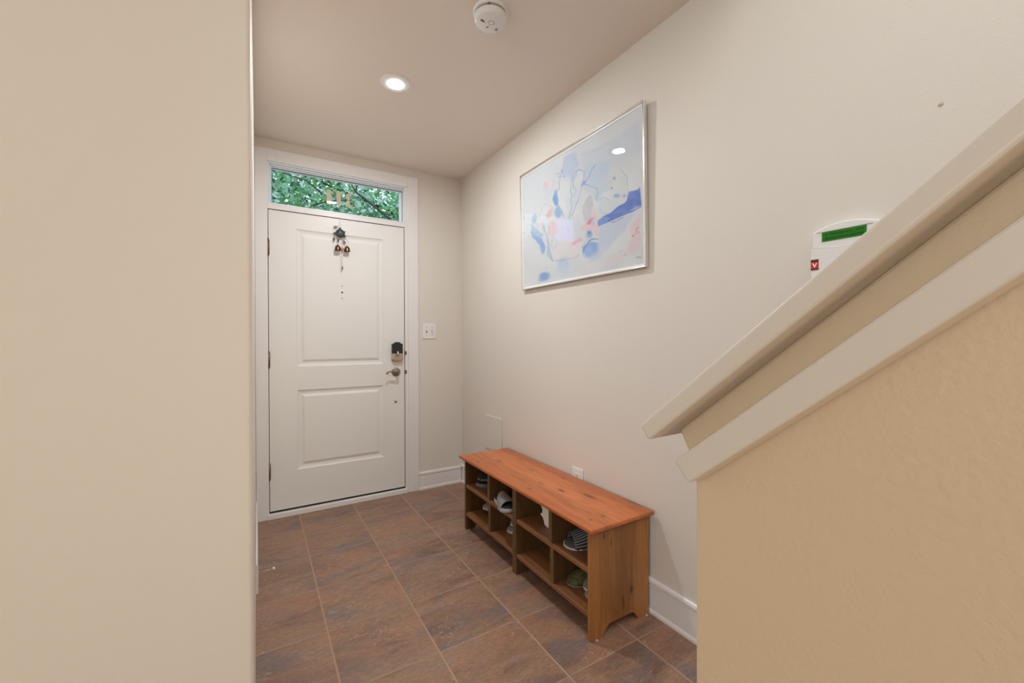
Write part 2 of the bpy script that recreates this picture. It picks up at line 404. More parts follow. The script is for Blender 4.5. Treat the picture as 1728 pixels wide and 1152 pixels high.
# baseboards
def baseboard(name, p0, p1, nrm, H=0.145):
    """profile extruded from p0 to p1 (on the wall line), nrm = unit vector into the room"""
    prof = [(0, 0), (0.013, 0), (0.013, 0.010), (0.010, 0.018), (0.008, 0.021), (0.008, H-0.030), (0.0065, H-0.027), (0.0065, H-0.024),
            (0.0115, H-0.021), (0.0125, H-0.013), (0.010, H-0.003), (0.006, H), (0, H)]
    vs = []
    for p in (p0, p1):
        for d, z in prof: vs.append((p[0]+nrm[0]*d, p[1]+nrm[1]*d, z))
    n = len(prof); fs = [tuple(range(n)), tuple(range(2*n-1, n-1, -1))]+[(i, i+n, (i+1) % n+n, (i+1) % n) for i in range(n)]
    return struct(MB().add(vs, fs), name, trim_paint)
baseboard('baseboard_right', (WX, -3.0), (WX, WY), (-1, 0), 0.152)
baseboard('baseboard_front', (1.0955, WY), (WX-0.0135, WY), (0, -1), 0.140)
def bl(): # thinner board on the left wall
    prof = [(0, 0), (0.0095, 0), (0.0095, 0.120), (0.0065, 0.135), (0, 0.140)]
    vs = [(LX+d, y, z) for y in (2.31, WY-0.016) for d, z in prof]; n = 5
    fs = [tuple(range(n)), tuple(range(2*n-1, n-1, -1))]+[(i, i+n, (i+1) % n+n, (i+1) % n) for i in range(n)]
    struct(MB().add(vs, fs), 'baseboard_left', trim_paint)
bl()

# ------------------------------------------------------------------ front door
def door():
    x0, x1, z0, z1 = 0.0680, 0.9835, 0.050, 2.0750
    y = WY; mb = MB()
    panels = [(0.235, 0.826, 1.018, 1.965), (0.233, 0.817, 0.308, 0.855)]
    px0, px1 = 0.234, 0.822
    zz = [z0, 0.308, 0.855, 1.018, 1.965, z1]
    def q(a0, a1, b0, b1, yy): mb.add([(a0, yy, b0), (a1, yy, b0), (a1, yy, b1), (a0, yy, b1)], [(0, 1, 2, 3)])
    q(x0, px0, z0, z1, y); q(px1, x1, z0, z1, y)
    for i in (0, 2, 4): q(px0, px1, zz[i], zz[i+1], y)
    for i in (1, 3):
        steps = [(0, 0), (0.004, 0.004), (0.010, 0.006), (0.020, 0.0085), (0.030, 0.0085), (0.046, 0.002), (0.050, 0.0015)]
        a0, a1, b0, b1 = px0, px1, zz[i], zz[i+1]; rings = []
        for ins, dep in steps:
            rings.append([(a0+ins, y+dep, b0+ins), (a1-ins, y+dep, b0+ins), (a1-ins, y+dep, b1-ins), (a0+ins, y+dep, b1-ins)])
        vs = [v for r in rings for v in r]; fs = []
        for k in range(len(rings)-1):
            for j in range(4): fs.append((4*k+j, 4*k+(j+1) % 4, 4*k+4+(j+1) % 4, 4*k+4+j))
        b = 4*(len(rings)-1); fs.append((b, b+1, b+2, b+3))
        mb.add(vs, fs)
    # edges and back
    yb = y+0.044
    mb.add([(x0, y, z0), (x1, y, z0), (x1, y, z1), (x0, y, z1), (x0, yb, z0), (x1, yb, z0), (x1, yb, z1), (x0, yb, z1)],
           [(0, 4, 5, 1), (1, 5, 6, 2), (2, 6, 7, 3), (3, 7, 4, 0), (4, 7, 6, 5)])
    d = mb.build('door_1', door_paint); setp(d, 'white two panel front door below the transom window', None, None, 'structure')
    # hinges
    for zc in (1.822, 1.068, 0.318):
        h = MB(); h.tube([(0.0655, y-0.006, zc-0.053), (0.0655, y-0.006, zc+0.053)], 0.0062, 12)
        for s in (-1, 1): h.ball((0.0655, y-0.006, zc+s*0.055), 0.0055, seg=10, ring=6)
        for t in (-0.02, 0, 0.02): h.tube([(0.0655, y-0.006, zc+t-0.0012), (0.0655, y-0.006, zc+t+0.0012)], 0.0070, 12)
        h.box(0.0675, 0.074, y-0.0022, y+0.001, zc-0.048, zc+0.048)
        h.build('hinge', steel, d)
    # keypad deadbolt: black upper housing with an arched top, metal lower plate with thumb turn
    cx = 0.9235; k = MB()
    pl = [(cx-0.041, 1.045), (cx-0.028, 1.038), (cx+0.028, 1.038), (cx+0.041, 1.045), (cx+0.041, 1.168), (cx+0.03, 1.171), (cx+0.014, 1.183), (cx-0.014, 1.183), (cx-0.03, 1.171), (cx-0.041, 1.168)]
    k.prism(pl, 1, y-0.028, y); dbt = k.build('deadbolt_housing', black_pl, d, bevel=0.004, seg=3); dbt['label'] = 'black keypad lock housing'
    k = MB(); k.prism([(cx-0.042, 1.048), (cx-0.027, 1.037), (cx+0.027, 1.037), (cx+0.042, 1.048), (cx+0.042, 1.095), (cx-0.042, 1.095)], 1, y-0.031, y-0.002)
    k.build('cover_plate', nickel, dbt, bevel=0.005, seg=3)
    k = MB(); k.tube([(cx, y-0.031, 1.083), (cx, y-0.042, 1.083)], 0.011, 16)
    k.tube([(cx+0.001, y-0.046, 1.074), (cx-0.001, y-0.047, 1.088), (cx-0.006, y-0.048, 1.112)], [0.007, 0.008, 0.006], 10)
    k.build('thumb_turn', nickel, dbt)
    # lever handle
    lx, lz = 0.918, 0.952; Mx = toworld((lx, y, lz), (R(90), 0, 0))
    k = MB(); k.lathe([(0.0001, 0.016), (0.010, 0.016), (0.016, 0.012), (0.022, 0.010), (0.027, 0.011), (0.031, 0.007), (0.0335, 0.004), (0.034, 0)], 32, Mx)
    lv = k.build('lever_handle', bronze, d)
    k = MB(); k.tube([(lx, y-0.010, lz), (lx, y-0.050, lz)], [0.011, 0.009], 16)
    k.tube([(lx+0.006, y-0.050, lz+0.002), (lx-0.012, y-0.052, lz+0.002), (lx-0.035, y-0.053, lz+0.006), (lx-0.058, y-0.053, lz+0.008), (lx-0.074, y-0.053, lz+0.005),
            (lx-0.084, y-0.053, lz-0.002), (lx-0.083, y-0.053, lz-0.009), (lx-0.077, y-0.053, lz-0.009)], [0.009, 0.0085, 0.007, 0.006, 0.006, 0.006, 0.006, 0.004], 12)
    k.build('lever', bronze, lv)
    # small cylinder lock low on the door
    k = MB(); k.lathe([(0.0001, 0.006), (0.006, 0.006), (0.0085, 0.004), (0.009, 0)], 20, toworld((0.914, y, 0.722), (R(90), 0, 0)))
    k.build('lock_button', bronze, d)
    # peep hole and the two filled screw holes
    k = MB(); k.lathe([(0.0001, 0.001), (0.004, 0.001), (0.0055, 0.003), (0.0065, 0)], 16, toworld((0.529, y+0.002, 1.545), (R(90), 0, 0)))
    k.build('peephole', black_pl, d)
    for z in (1.592, 1.502):
        k = MB(); k.lathe([(0.0001, 0.0015), (0.0045, 0.001), (0.005, 0)], 12, toworld((0.529, y+0.002, z), (R(90), 0, 0)))
        k.build('filled_screw_hole', plastic_grey, d)
    for z in (1.098, 0.949):
        k = MB(); k.box(0.984, 0.990, y-0.004, y+0.02, z-0.030, z+0.024); k.box(0.988, 0.9995, y-0.0085, y-0.005, z-0.016, z+0.013)
        k.build('latch', steel, d, bevel=0.001)
    return d
door()

# ------------------------------------------------------------------ transom window
def transom():
    y = WY; GY = WY+0.050
    def ring(mb, x0, x1, z0, z1, w_, y0, y1, wt=None, wb=None):
        wt = wt or w_; wb = wb or w_
        mb.box(x0, x0+w_, y0, y1, z0, z1); mb.box(x1-w_, x1, y0, y1, z0, z1)
        mb.box(x0+w_, x1-w_, y0, y1, z1-wt, z1); mb.box(x0+w_, x1-w_, y0, y1, z0, z0+wb)
    f = MB(); ring(f, 0.064, 1.013, 2.114, 2.395, 0.008, y-0.004, y+0.10)
    fr = f.build('window_1', vinyl, bevel=0.001); setp(fr, 'narrow transom window over the front door', None, None, 'structure')
    f = MB(); ring(f, 0.072, 1.005, 2.122, 2.387, 0.009, y+0.018, y+0.09, 0.008, 0.004)
    f.build('inner_frame', vinyl, fr, bevel=0.001)
    f = MB(); ring(f, 0.081, 0.996, 2.126, 2.379, 0.008, y+0.036, y+0.075, 0.006, 0.003)
    f.build('sash', vinyl, fr, bevel=0.001)
    f = MB(); f.box(0.089, 0.988, GY, GY+0.005, 2.129, 2.373); f.build('pane', glass, fr)
    f = MB(); ring(f, 0.087, 0.990, 2.127, 2.375, 0.004, GY-0.001, GY+0.007, 0.004, 0.002)
    f.build('gasket', black_pl, fr)
    # house number on the outside of the glass: 311 read from outside, mirrored from here
    YN = GY+0.0055
    zb, zt = 2.186, 2.292
    def one(cx):
        hw = 0.0150
        poly = [(cx-hw, zb), (cx+hw, zb), (cx+hw, zt-0.020), (cx+hw+0.010, zt-0.022), (cx+hw+0.010, zt-0.012), (cx+hw-0.006, zt), (cx-hw, zt)]
        m_ = MB().prism(poly, 1, YN, YN+0.003); m_.build('house_number', gold, fr)
    one(0.4515); one(0.5175)
    pts = []
    c0, c1 = 0.5635, 0.6115
    zm = (zb+zt)/2
    m_ = MB()
    # mirrored 3: two arcs opening to the right, with thick strokes
    def arc(cz, rz, a0, a1, wd):
        n = 14; o = []; i_ = []
        for k in range(n+1):
            t = R(a0+(a1-a0)*k/n); ww = wd*(0.45+0.55*abs(math.cos(t)) if math.cos(t) < 0 else 0.45)
            o.append((0.606+0.040*math.cos(t), cz+rz*math.sin(t))); i_.append((0.606+(0.040-ww)*math.cos(t), cz+(rz-0.012)*math.sin(t)))
        for k in range(n):
            m_.prism([o[k], o[k+1], i_[k+1], i_[k]], 1, YN, YN+0.003)
    arc(zm+0.025, 0.030, 40, 262, 0.028); arc(zm-0.026, 0.031, 98, 320, 0.028)
    m_.build('house_number', gold, fr)
transom()

# ------------------------------------------------------------------ tree outside
def tree():
    rnd = random.Random(5)
    t = thing('leafy_tree', (3.6, 8.6, 0), 'leafy green tree outside, seen through the transom window over the door', 'tree')
    off = Vector((3.6, 8.6, 0))
    tr = MB(); tr.tube([(0, 0, -0.2), (-0.05, 0, 1.2), (0.1, 0, 2.6), (0.0, 0.1, 4.2)], [0.16, 0.13, 0.10, 0.05], 10)
    def P(px, pz, y): return Vector((px, y, pz))-off
    # limbs crossing the view (world x, z at their depth)
    limbs = [([(3.5, 1.6, 8.4), (1.74, 2.90, 6.1), (1.44, 3.05, 6.0), (1.18, 3.22, 6.0), (1.08, 3.36, 6.0)], .022), ([(1.76, 2.88, 6.1), (1.82, 3.05, 6.05), (1.88, 3.30, 6.05)], .018),
             ([(0.62, 2.95, 6.0), (0.80, 3.04, 6.0), (1.05, 3.10, 6.0)], .010), ([(1.16, 3.22, 6.0), (1.20, 3.40, 6.0)], .012), ([(0.8, 3.25, 6.4), (0.6, 3.4, 6.4), (0.3, 3.45, 6.4)], .010),
             ([(3.6, 2.6, 8.6), (2.6, 3.0, 7.6), (1.9, 3.35, 7.0), (1.0, 3.55, 6.9), (0.2, 3.7, 6.8), (-1, 3.6, 7)], .03), ([(3.6, 1.8, 8.6), (4.6, 3.0, 7.6), (5.4, 3.8, 7.0)], .05)]
    for pts, r in limbs:
        tr.tube([P(x, z, y) for x, z, y in pts], [r*(1-0.15*i) for i in range(len(pts))], 7)
    bark = mat('dark_bark', (0.045, 0.04, 0.045), 0.9)
    tr.build('trunk', bark, t)
    # leaves
    N = 24000; vs = []; fs = []; cols = []
    pal = [((0.13, 0.42, 0.16), 4), ((0.26, 0.58, 0.36), 4), ((0.48, 0.76, 0.64), 4), ((0.04, 0.13, 0.10), 3), ((0.66, 0.82, 0.84), 3), ((0.18, 0.52, 0.14), 2)]
    bag = [c_ for c_, n_ in pal for _ in range(n_)]
    for i in range(N):
        if i < 17000: x = rnd.uniform(-0.6, 2.9); z = rnd.uniform(2.5, 3.95); y = rnd.uniform(6.3, 8.4)
        else: x = rnd.uniform(-2.5, 6.0); z = rnd.uniform(1.6, 5.4); y = rnd.uniform(6.2, 9.5)
        k = math.sin(x*2.1+1.0)*math.cos(z*3.0+y)
        if rnd.random() < 0.25-0.35*k: continue
        c_ = Vector((x, y, z))-off
        s = rnd.uniform(0.026, 0.056)
        e = Euler((rnd.uniform(-1.2, 1.2)+1.2, rnd.uniform(-0.9, 0.9), rnd.uniform(-3.1, 3.1))).to_matrix()
        b = len(vs)
        for (u, v) in ((-1, 0), (-0.35, -0.5), (0.4, -0.45), (1.1, 0), (0.4, 0.45), (-0.35, 0.5)): vs.append(tuple(c_+e @ Vector((u*s, v*s, 0.12*s*abs(v)))))
        fs.append(tuple(range(b, b+6))); q = rnd.choice(bag); g = rnd.uniform(0.8, 1.15)
        cols.append([min(1, w_*g) for w_ in q])
    me = bpy.data.meshes.new('foliage'); me.from_pydata(vs, [], fs)
    ca = me.color_attributes.new('leafcol', 'FLOAT_COLOR', 'CORNER')
    arr = np.ones((len(fs)*6, 4), dtype=np.float32); arr[:, :3] = np.repeat(np.array(cols), 6, axis=0)
    ca.data.foreach_set('color', arr.ravel())
    k = NT('leaf_green'); at = k.n('ShaderNodeAttribute', attribute_name='leafcol'); k.l(at.outputs['Color'], k.b.inputs['Base Color']); k.b.inputs['Roughness'].default_value = 0.5
    tl = k.n('ShaderNodeBsdfTranslucent'); k.l(at.outputs['Color'], tl.inputs[0]); mx = k.n('ShaderNodeMixShader'); mx.inputs[0].default_value = 0.4
    out = [n for n in k.t.nodes if n.type == 'OUTPUT_MATERIAL'][0]
    k.l(k.b.outputs[0], mx.inputs[1]); k.l(tl.outputs[0], mx.inputs[2]); k.l(mx.outputs[0], out.inputs[0])
    me.materials.append(k.m)
    o = bpy.data.objects.new('foliage', me); COL.objects.link(o); o.parent = t
tree()
struct(MB().box(-6, 10, WY+0.30, 14, -0.25, -0.15), 'ground', mat('garden_ground', (0.12, 0.14, 0.07), 0.95, vary=0.3))

# ------------------------------------------------------------------ shoe bench
BX0, BX1, BY0, BY1 = 1.120, 1.457, 1.240, 2.412
US, LS = 0.285, 0.108      # tops of the shelves
def bench():
    t = thing('shoe_bench', ((BX0+BX1)/2, (BY0+BY1)/2, 0), 'long low pine shoe bench with open cubbies standing against the right wall', 'bench')
    T = Vector(t.location)
    def loc(mb): mb.v = [tuple(Vector(v)-T) for v in mb.v]; return mb
    def fix(mb, name, m, **k): return loc(mb).build(name, m, t, **k)
    fix(MB().box(1.100, 1.462, 1.212, 2.455, 0.441, 0.4595), 'bench_top', wood_top, bevel=0.006, seg=4)
    def sidep(y0, y1, name, m):
        # floor cut-out between two feet
        poly = [(BX0, 0), (1.183, 0), (1.205, 0.030), (1.222, 0.040), (1.355, 0.040), (1.372, 0.030), (1.394, 0), (BX1, 0), (BX1, 0.441), (BX0, 0.441)]
        vs = []
        for y in (y0, y1):
            for p in poly: vs.append((p[0], y, p[1]))
        n = len(poly); fs = [(i, i+n, (i+1) % n+n, (i+1) % n) for i in range(n)]
        for o_ in (0, n):
            for f in ((0, 1, 2, 9), (2, 3, 8, 9), (3, 4, 8), (4, 5, 8), (5, 6, 7, 8)): fs.append(tuple(i+o_ for i in f))
        return fix(MB().add(vs, fs), name, m, bevel=0.0015)
    sidep(BY0, BY0+0.018, 'side_panel', wood_side)
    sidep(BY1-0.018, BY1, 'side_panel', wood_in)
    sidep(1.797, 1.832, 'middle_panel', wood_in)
    for (y0, y1) in ((BY0+0.018, 1.797), (1.832, BY1-0.018)):
        for z in (US, LS):
            fix(MB().box(BX0+0.002, BX1-0.012, y0, y1, z-0.021, z), 'shelf', wood_shelf, bevel=0.0035, seg=3)
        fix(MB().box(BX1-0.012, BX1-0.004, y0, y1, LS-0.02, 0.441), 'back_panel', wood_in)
    for yc in (1.512, 2.100):
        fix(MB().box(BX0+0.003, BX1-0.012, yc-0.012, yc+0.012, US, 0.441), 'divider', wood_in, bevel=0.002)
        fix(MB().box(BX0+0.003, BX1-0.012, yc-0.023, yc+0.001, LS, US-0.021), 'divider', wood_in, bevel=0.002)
    # little felt pads under the near panel
    for x in (1.150, 1.440):
        m_ = MB(); m_.lathe([(0.0001, 0.0), (0.006, 0.0), (0.007, 0.002), (0.0001, 0.0025)], 12, toworld((x, BY0-0.002, 0)))
        fix(m_, 'felt_pad', sole_c)
bench()

# ------------------------------------------------------------------ slippers
WT = [(0, 0.0), (.02, .36), (.06, .56), (.13, .68), (.25, .73), (.42, .74), (.55, .84), (.70, .98), (.80, 1.0), (.88, .90), (.94, .70), (.98, .42), (1.0, 0.0)]
def wid(t):
    for (a0, b0), (a1, b1) in zip(WT, WT[1:]):
        if t <= a1: return b0+(b1-b0)*(t-a0)/(a1-a0)
    return 0
def slipper(loc, rot, label, L=0.255, W=0.098, th=0.014, ta=0.46, tb=0.90, h0=0.065, h1=0.030, sole=None, insole=None, upper=None, closed=False, group=None, rise=0.0):
    t = thing('slipper', loc, label, 'slipper', group, rot)
    N = 26; ts = [0.5-0.5*math.cos(math.pi*i/N) for i in range(N+1)]
    def zoff(u): return rise*max(0, (u-0.75)/0.25)**2
    left = [(u*L, wid(u)*W/2) for u in ts]; ring = left+[(x, -y) for x, y in reversed(left[1:-1])]
    def slab(z0, z1, sc):
        levels = [(z0, .95*sc), (z0+(z1-z0)*.25, sc), (z0+(z1-z0)*.8, sc), (z1, .975*sc)]
        vs = []; cx = L/2
        for z, s in levels:
            for x, y in ring: vs.append((cx+(x-cx)*s, y*s, z+zoff(x/L)))
        n = len(ring); fs = [tuple(range(n-1, -1, -1)), tuple(3*n+i for i in range(n))]
        for k in range(3):
            for i in range(n): fs.append((k*n+i, k*n+(i+1) % n, (k+1)*n+(i+1) % n, (k+1)*n+i))
        return vs, fs
    def uvmesh(vs, fs, uvs, name, m, solid=0):
        me = bpy.data.meshes.new(name); me.from_pydata(vs, [], fs); uvl = me.uv_layers.new()
        for lp in me.loops: uvl.data[lp.index].uv = uvs[lp.vertex_index]
        for p in me.polygons: p.use_smooth = True
        me.materials.append(m); o = bpy.data.objects.new(name, me); COL.objects.link(o); o.parent = t
        if solid:
            s = o.modifiers.new('solid', 'SOLIDIFY'); s.thickness = solid; s.offset = -1
        return o
    vs, fs = slab(0, th, 1.0); o = uvmesh(vs, fs, [(v[0]/L, v[2]/th*0.99) for v in vs], 'sole', sole)
    for p in o.data.polygons: p.use_smooth = len(p.vertices) == 4
    o.modifiers.new('es', 'EDGE_SPLIT').split_angle = R(50)
    vs, fs = slab(th-0.001, th+0.004, .95); o = uvmesh(vs, fs, [(v[0]/L, v[1]/W+.5) for v in vs], 'insole', insole)
    o.modifiers.new('es', 'EDGE_SPLIT').split_angle = R(50)
    NA, NB = 20, 16; vs = []; uvs = []; fs = []
    tend = 0.995 if closed else tb
    for i in range(NA+1):
        g = i/NA
        u = ta+(tend-ta)*(1-(1-g)**1.6 if closed else g)
        hh = h0+(h1-h0)*g**0.9 if not closed else (h0-0.008)*max(0, 1-g**3.0)**0.8*(1-0.35*g)+0.006
        for j in range(NB+1):
            ph = math.pi*j/NB
            uu = u+(0.05*math.sin(ph) if not closed and i == NA else 0)*0 - (0.035*math.sin(ph)*(1-g))
            hw = wid(u)*W/2*1.0
            vs.append((uu*L, hw*math.copysign(abs(math.cos(ph))**0.8, math.cos(ph)), th*0.5+zoff(u)+hh*math.sin(ph)**0.85)); uvs.append((j/NB, g))
    for i in range(NA):
        for j in range(NB): fs.append((i*(NB+1)+j, i*(NB+1)+j+1, (i+1)*(NB+1)+j+1, (i+1)*(NB+1)+j))
    uvmesh(vs, fs, uvs, 'upper', upper, 0.003)
    return t
def yaw(dx, dy): return math.atan2(dy, dx)
def put(toe, direction, z, **k):
    """toe = world xy of the toe tip; direction = heel to toe"""
    L = k.get('L', 0.255); d = Vector(direction).normalized()
    h = Vector(toe)-d*L
    return (h.x, h.y, z), (0, k.pop('pitch', 0), yaw(d.x, d.y))
def slip(toe, direction, z, label, pitch=0, roll=0, **k):
    L = k.get('L', 0.255); d = Vector(direction).normalized(); h = Vector(toe)-d*L
    o = slipper((h.x, h.y, z), (roll, pitch, yaw(d.x, d.y)), label, **k); return o
# nearest upper cubby
slip((1.152, 1.452), (-1, 0.42), US+0.001, 'navy striped open toe slipper with thin cream sole in the nearest upper cubby', sole=sole_c, insole=stripe_in, upper=stripe_m,
     th=0.009, h0=0.104, h1=0.048, ta=0.40, tb=0.86, W=0.112, L=0.258)
# nearest lower cubby
slip((1.172, 1.446), (-1, 0.14), LS+0.001, 'green suede closed slipper with a grey sole in the nearest lower cubby', sole=sole_g, insole=dgrey, upper=green_f, closed=True, h0=0.058, W=0.088, th=0.010, L=0.255)
slip((1.178, 1.330), (-1, 0.08), LS+0.001, 'grey soled slipper lying beneath the cream rimmed taupe slipper', sole=sole_p, insole=dgrey, upper=grey_f, closed=True, h0=0.028, W=0.090, th=0.012, L=0.255)
slip((1.172, 1.336), (-1, 0.10), LS+0.034, 'taupe slipper with cream rubber rim on top of a grey slipper', sole=sole_c, insole=dgrey, upper=mauve_f, closed=True, h0=0.05, W=0.090, th=0.013, L=0.255)
# second upper cubby from the camera: something dark behind a sheet of paper
slip((1.235, 1.680), (-1, 0.05), US+0.001, 'black slipper tucked behind the white paper sheet', sole=black_pl, insole=dgrey, upper=dgrey, closed=True, h0=0.055, W=0.07, L=0.20, th=0.012)
# third column
slip((1.132, 1.868), (-0.20, -1), US+0.002, 'grey slide slipper with dark insole lying lengthwise beside the middle panel', sole=sole_p, insole=dgrey, upper=grey_f, ta=0.40, tb=0.86, h0=0.062, h1=0.045, th=0.022, W=0.098, L=0.212)
slip((1.200, 2.012), (-1, 0.0), LS+0.001, 'white striped slipper, lower one of the stacked pair beside the middle panel', sole=stripe_s, insole=dgrey, upper=stripe_w, closed=True, h0=0.034, th=0.018, W=0.09, L=0.235)
slip((1.212, 1.998), (-1, 0.0), LS+0.041, 'white striped slipper, upper one of the stacked pair beside the middle panel', sole=stripe_s, insole=dgrey, upper=stripe_w, closed=True, h0=0.040, th=0.018, W=0.085, L=0.225)
# farthest column
slip((1.155, 2.312), (-1, 0.0), US+0.001, 'navy slipper with thick grey sole, lower one of the pair in the farthest upper cubby', sole=sole_g, insole=dgrey, upper=navy, closed=True, h0=0.03, th=0.024, W=0.10, L=0.25)
slip((1.165, 2.312), (-1, 0.0), US+0.042, 'navy slipper with grey rim, upper one of the pair in the farthest upper cubby', sole=sole_g, insole=dgrey, upper=navy, closed=True, h0=0.065, th=0.016, W=0.095, L=0.245)
slip((1.220, 2.315), (-1, -0.05), LS+0.001, 'dark slipper lying under the pale slipper in the farthest lower cubby', sole=black_pl, insole=dgrey, upper=dgrey, closed=True, h0=0.022, th=0.010, W=0.09, L=0.22)
slip((1.200, 2.312), (-1, 0.0), LS+0.028, 'pale grey slipper with pale sole in the farthest lower cubby', sole=sole_c, insole=grey_f, upper=pale_f, closed=True, h0=0.035, th=0.016, W=0.09, L=0.225)
# white paper sheet with a wavy torn edge
def sheet():
    z0 = US+0.001
    prof = [(1.634, .000), (1.648, .006), (1.655, .022), (1.668, .034), (1.692, .040), (1.690, .046), (1.676, .050), (1.676, .070), (1.690, .078), (1.700, .088), (1.694, .100), (1.680, .106),
            (1.676, .122), (1.668, .134), (1.515, .134), (1.515, .000)]
    vs = []; n = len(prof)
    for dx in (0, 0.0012):
        for y, z in prof: vs.append((1.200+dx+0.10*z+0.002*math.sin(y*90), y+0.012, z0+z))
    me = MB().add(vs, [tuple(range(n)), tuple(range(2*n-1, n-1, -1))]+[(i, i+n, (i+1) % n+n, (i+1) % n) for i in range(n)])
    o = me.build('paper_sheet', paperm); setp(o, 'white paper sheet with a wavy torn edge propped in an upper cubby of the bench', 'paper')
sheet()

# ------------------------------------------------------------------ framed painting
def painting():
    Y0, Y1, Z0, Z1 = 1.250, 2.253, 0.316+CZ, 1.042+CZ
    t = thing('framed_painting', (WX-0.002, (Y0+Y1)/2, Z0), 'large pale abstract painting in a thin silver frame on the right wall', 'painting')
    # local frame: lx out of the wall (towards -X world), ly along the wall, lz up; leans out at the top
    tilt = math.atan(0.013/(Z1-Z0))
    t.rotation_euler = (0, -tilt, 0)
    W_, H_ = Y1-Y0, Z1-Z0
    D = 0.021; fw = 0.0055
    f = MB()
    f.box(-D, -0.002, -W_/2, -W_/2+fw, 0, H_); f.box(-D, -0.002, W_/2-fw, W_/2, 0, H_)
    f.box(-D, -0.002, -W_/2+fw, W_/2-fw, 0, fw); f.box(-D, -0.002, -W_/2+fw, W_/2-fw, H_-fw, H_)
    f.build('frame', chrome, t, bevel=0.0015)
    f = MB(); f.box(-0.008, -0.003, -W_/2+fw, W_/2-fw, fw, H_-fw); f.build('backing', white_m, t)
    f = MB(); lw = 0.011
    for a_ in ((-W_/2+fw, -W_/2+fw+lw, fw, H_-fw), (W_/2-fw-lw, W_/2-fw, fw, H_-fw), (-W_/2+fw, W_/2-fw, fw, fw+lw), (-W_/2+fw, W_/2-fw, H_-fw-lw, H_-fw)):
        f.box(-0.013, -0.008, *a_)
    f.build('white_liner', white_m, t, bevel=0.001)
    f = MB(); f.box(-D+0.003, -D+0.005, -W_/2+fw, W_/2-fw, fw, H_-fw); f.build('glass_pane', glass, t)
    # the painted sheet, dense grid with a painted colour attribute
    NU, NV = 420, 300
    s = np.linspace(0, 1, NU); v = np.linspace(0, 1, NV); S_, V_ = np.meshgrid(s, v)   # S_ 0 at the far (left) edge, V_ 0 at the top
    A = [449.95044, 13.02165, 54.65322, -447.34104, 635.94931, 485.92892, -0.32082, 0.00434]
    den = A[6]*S_+A[7]*V_+1
    PX = (A[0]*S_+A[1]*V_+A[2])/den; PY = (A[3]*S_+A[4]*V_+A[5])/den
    rs = np.random.RandomState(3)
    def wv(p, q, sd):
        r_ = np.random.RandomState(sd); o = np.zeros_like(p)
        for i in range(6):
            fx, fy, ph = r_.uniform(-.12, .12), r_.uniform(-.12, .12), r_.uniform(0, 6)
            o += np.sin(p*fx+q*fy+ph)
        return o
    PX0, PY0 = PX, PY
    PX = PX+1.6*wv(PX0, PY0, 1); PY = PY+1.6*wv(PX0, PY0, 2)
    tex = wv(PX0*0.9, PY0*0.5, 7)*0.05
    img = np.empty(PX.shape+(3,)); img[:] = (207, 209, 212)
    img += (wv(PX0*.25, PY0*.25, 9)*1.6)[..., None]
    def blend(m_, col, al):
        nonlocal img
        m_ = np.clip(m_*(1+tex), 0, 1)[..., None]*al; img = img*(1-m_)+np.array(col, float)*m_
    def blob(cx, cy, rx, ry, rot, col, al=1, soft=.35):
        c_, s_ = math.cos(R(rot)), math.sin(R(rot)); dx, dy = PX-cx, PY-cy
        d = np.hypot((dx*c_+dy*s_)/rx, (-dx*s_+dy*c_)/ry); blend(np.clip((1+soft-d)/(2*soft), 0, 1), col, al)
    def segd(P_):
        d = np.full(PX.shape, 1e9)
        for (ax, ay), (bx, by) in zip(P_, P_[1:]):
            vx, vy = bx-ax, by-ay; tt = np.clip(((PX-ax)*vx+(PY-ay)*vy)/(vx*vx+vy*vy+1e-9), 0, 1)
            d = np.minimum(d, np.hypot(PX-ax-tt*vx, PY-ay-tt*vy))
        return d
    def stroke(P_, wd, col, al=1): blend(np.clip((wd-segd(P_))/1.6+.5, 0, 1), col, al)
    def poly(P_, col, al=1, soft=5):
        ins = np.zeros(PX.shape, bool); n = len(P_)
        for i in range(n):
            (x1, y1), (x2, y2) = P_[i], P_[(i+1) % n]
            cnd = ((y1 > PY) != (y2 > PY)) & (PX < (x2-x1)*(PY-y1)/((y2-y1) or 1e-9)+x1); ins ^= cnd
        d = segd(P_+[P_[0]]); sd = np.where(ins, d, -d); blend(np.clip(sd/soft+.5, 0, 1), col, al)
    LB = (186, 198, 216); BL = (118, 152, 204); DB = (84, 112, 192); GB = (150, 164, 186); PK = (222, 176, 182); RD = (200, 90, 108); WH = (213, 214, 216)
    poly([(290, 365), (350, 330), (378, 400), (372, 470), (330, 520), (262, 480)], (176, 190, 214), .85, 14)
    poly([(380, 360), (470, 300), (560, 270), (640, 210), (728, 150), (735, 330), (640, 360), (520, 470), (430, 520), (390, 470)], (192, 200, 213), .75, 30)
    poly([(400, 420), (540, 380), (560, 520), (480, 620), (400, 540)], (180, 196, 216), .7, 20)
    poly([(485, 500), (520, 470), (540, 560), (480, 590)], (190, 203, 212), .9, 8)
    blob(300, 560, 42, 80, 4, WH, .8); blob(372, 490, 26, 70, 8, WH, .55); blob(350, 600, 40, 70, 15, (198, 206, 216), .7)
    poly([(66, 480), (150, 440), (240, 400), (250, 500), (200, 620), (60, 700)], (206, 209, 213), .8, 20)
    poly([(480, 610), (560, 600), (640, 560), (600, 640), (540, 690), (490, 700)], (198, 208, 212), .9, 12)
    blob(600, 500, 60, 80, 0, (205, 209, 207), .8); blob(635, 480, 20, 60, -12, (196, 206, 208), .8)
    # big blue band and the field beneath
    poly([(732, 535), (735, 655), (690, 678), (610, 712), (530, 745), (490, 762), (492, 728), (520, 705), (575, 668), (630, 630), (655, 600), (662, 568)], DB, 1, 4)
    poly([(488, 765), (490, 725), (530, 705), (560, 716), (530, 748)], (112, 146, 206), .8, 5)
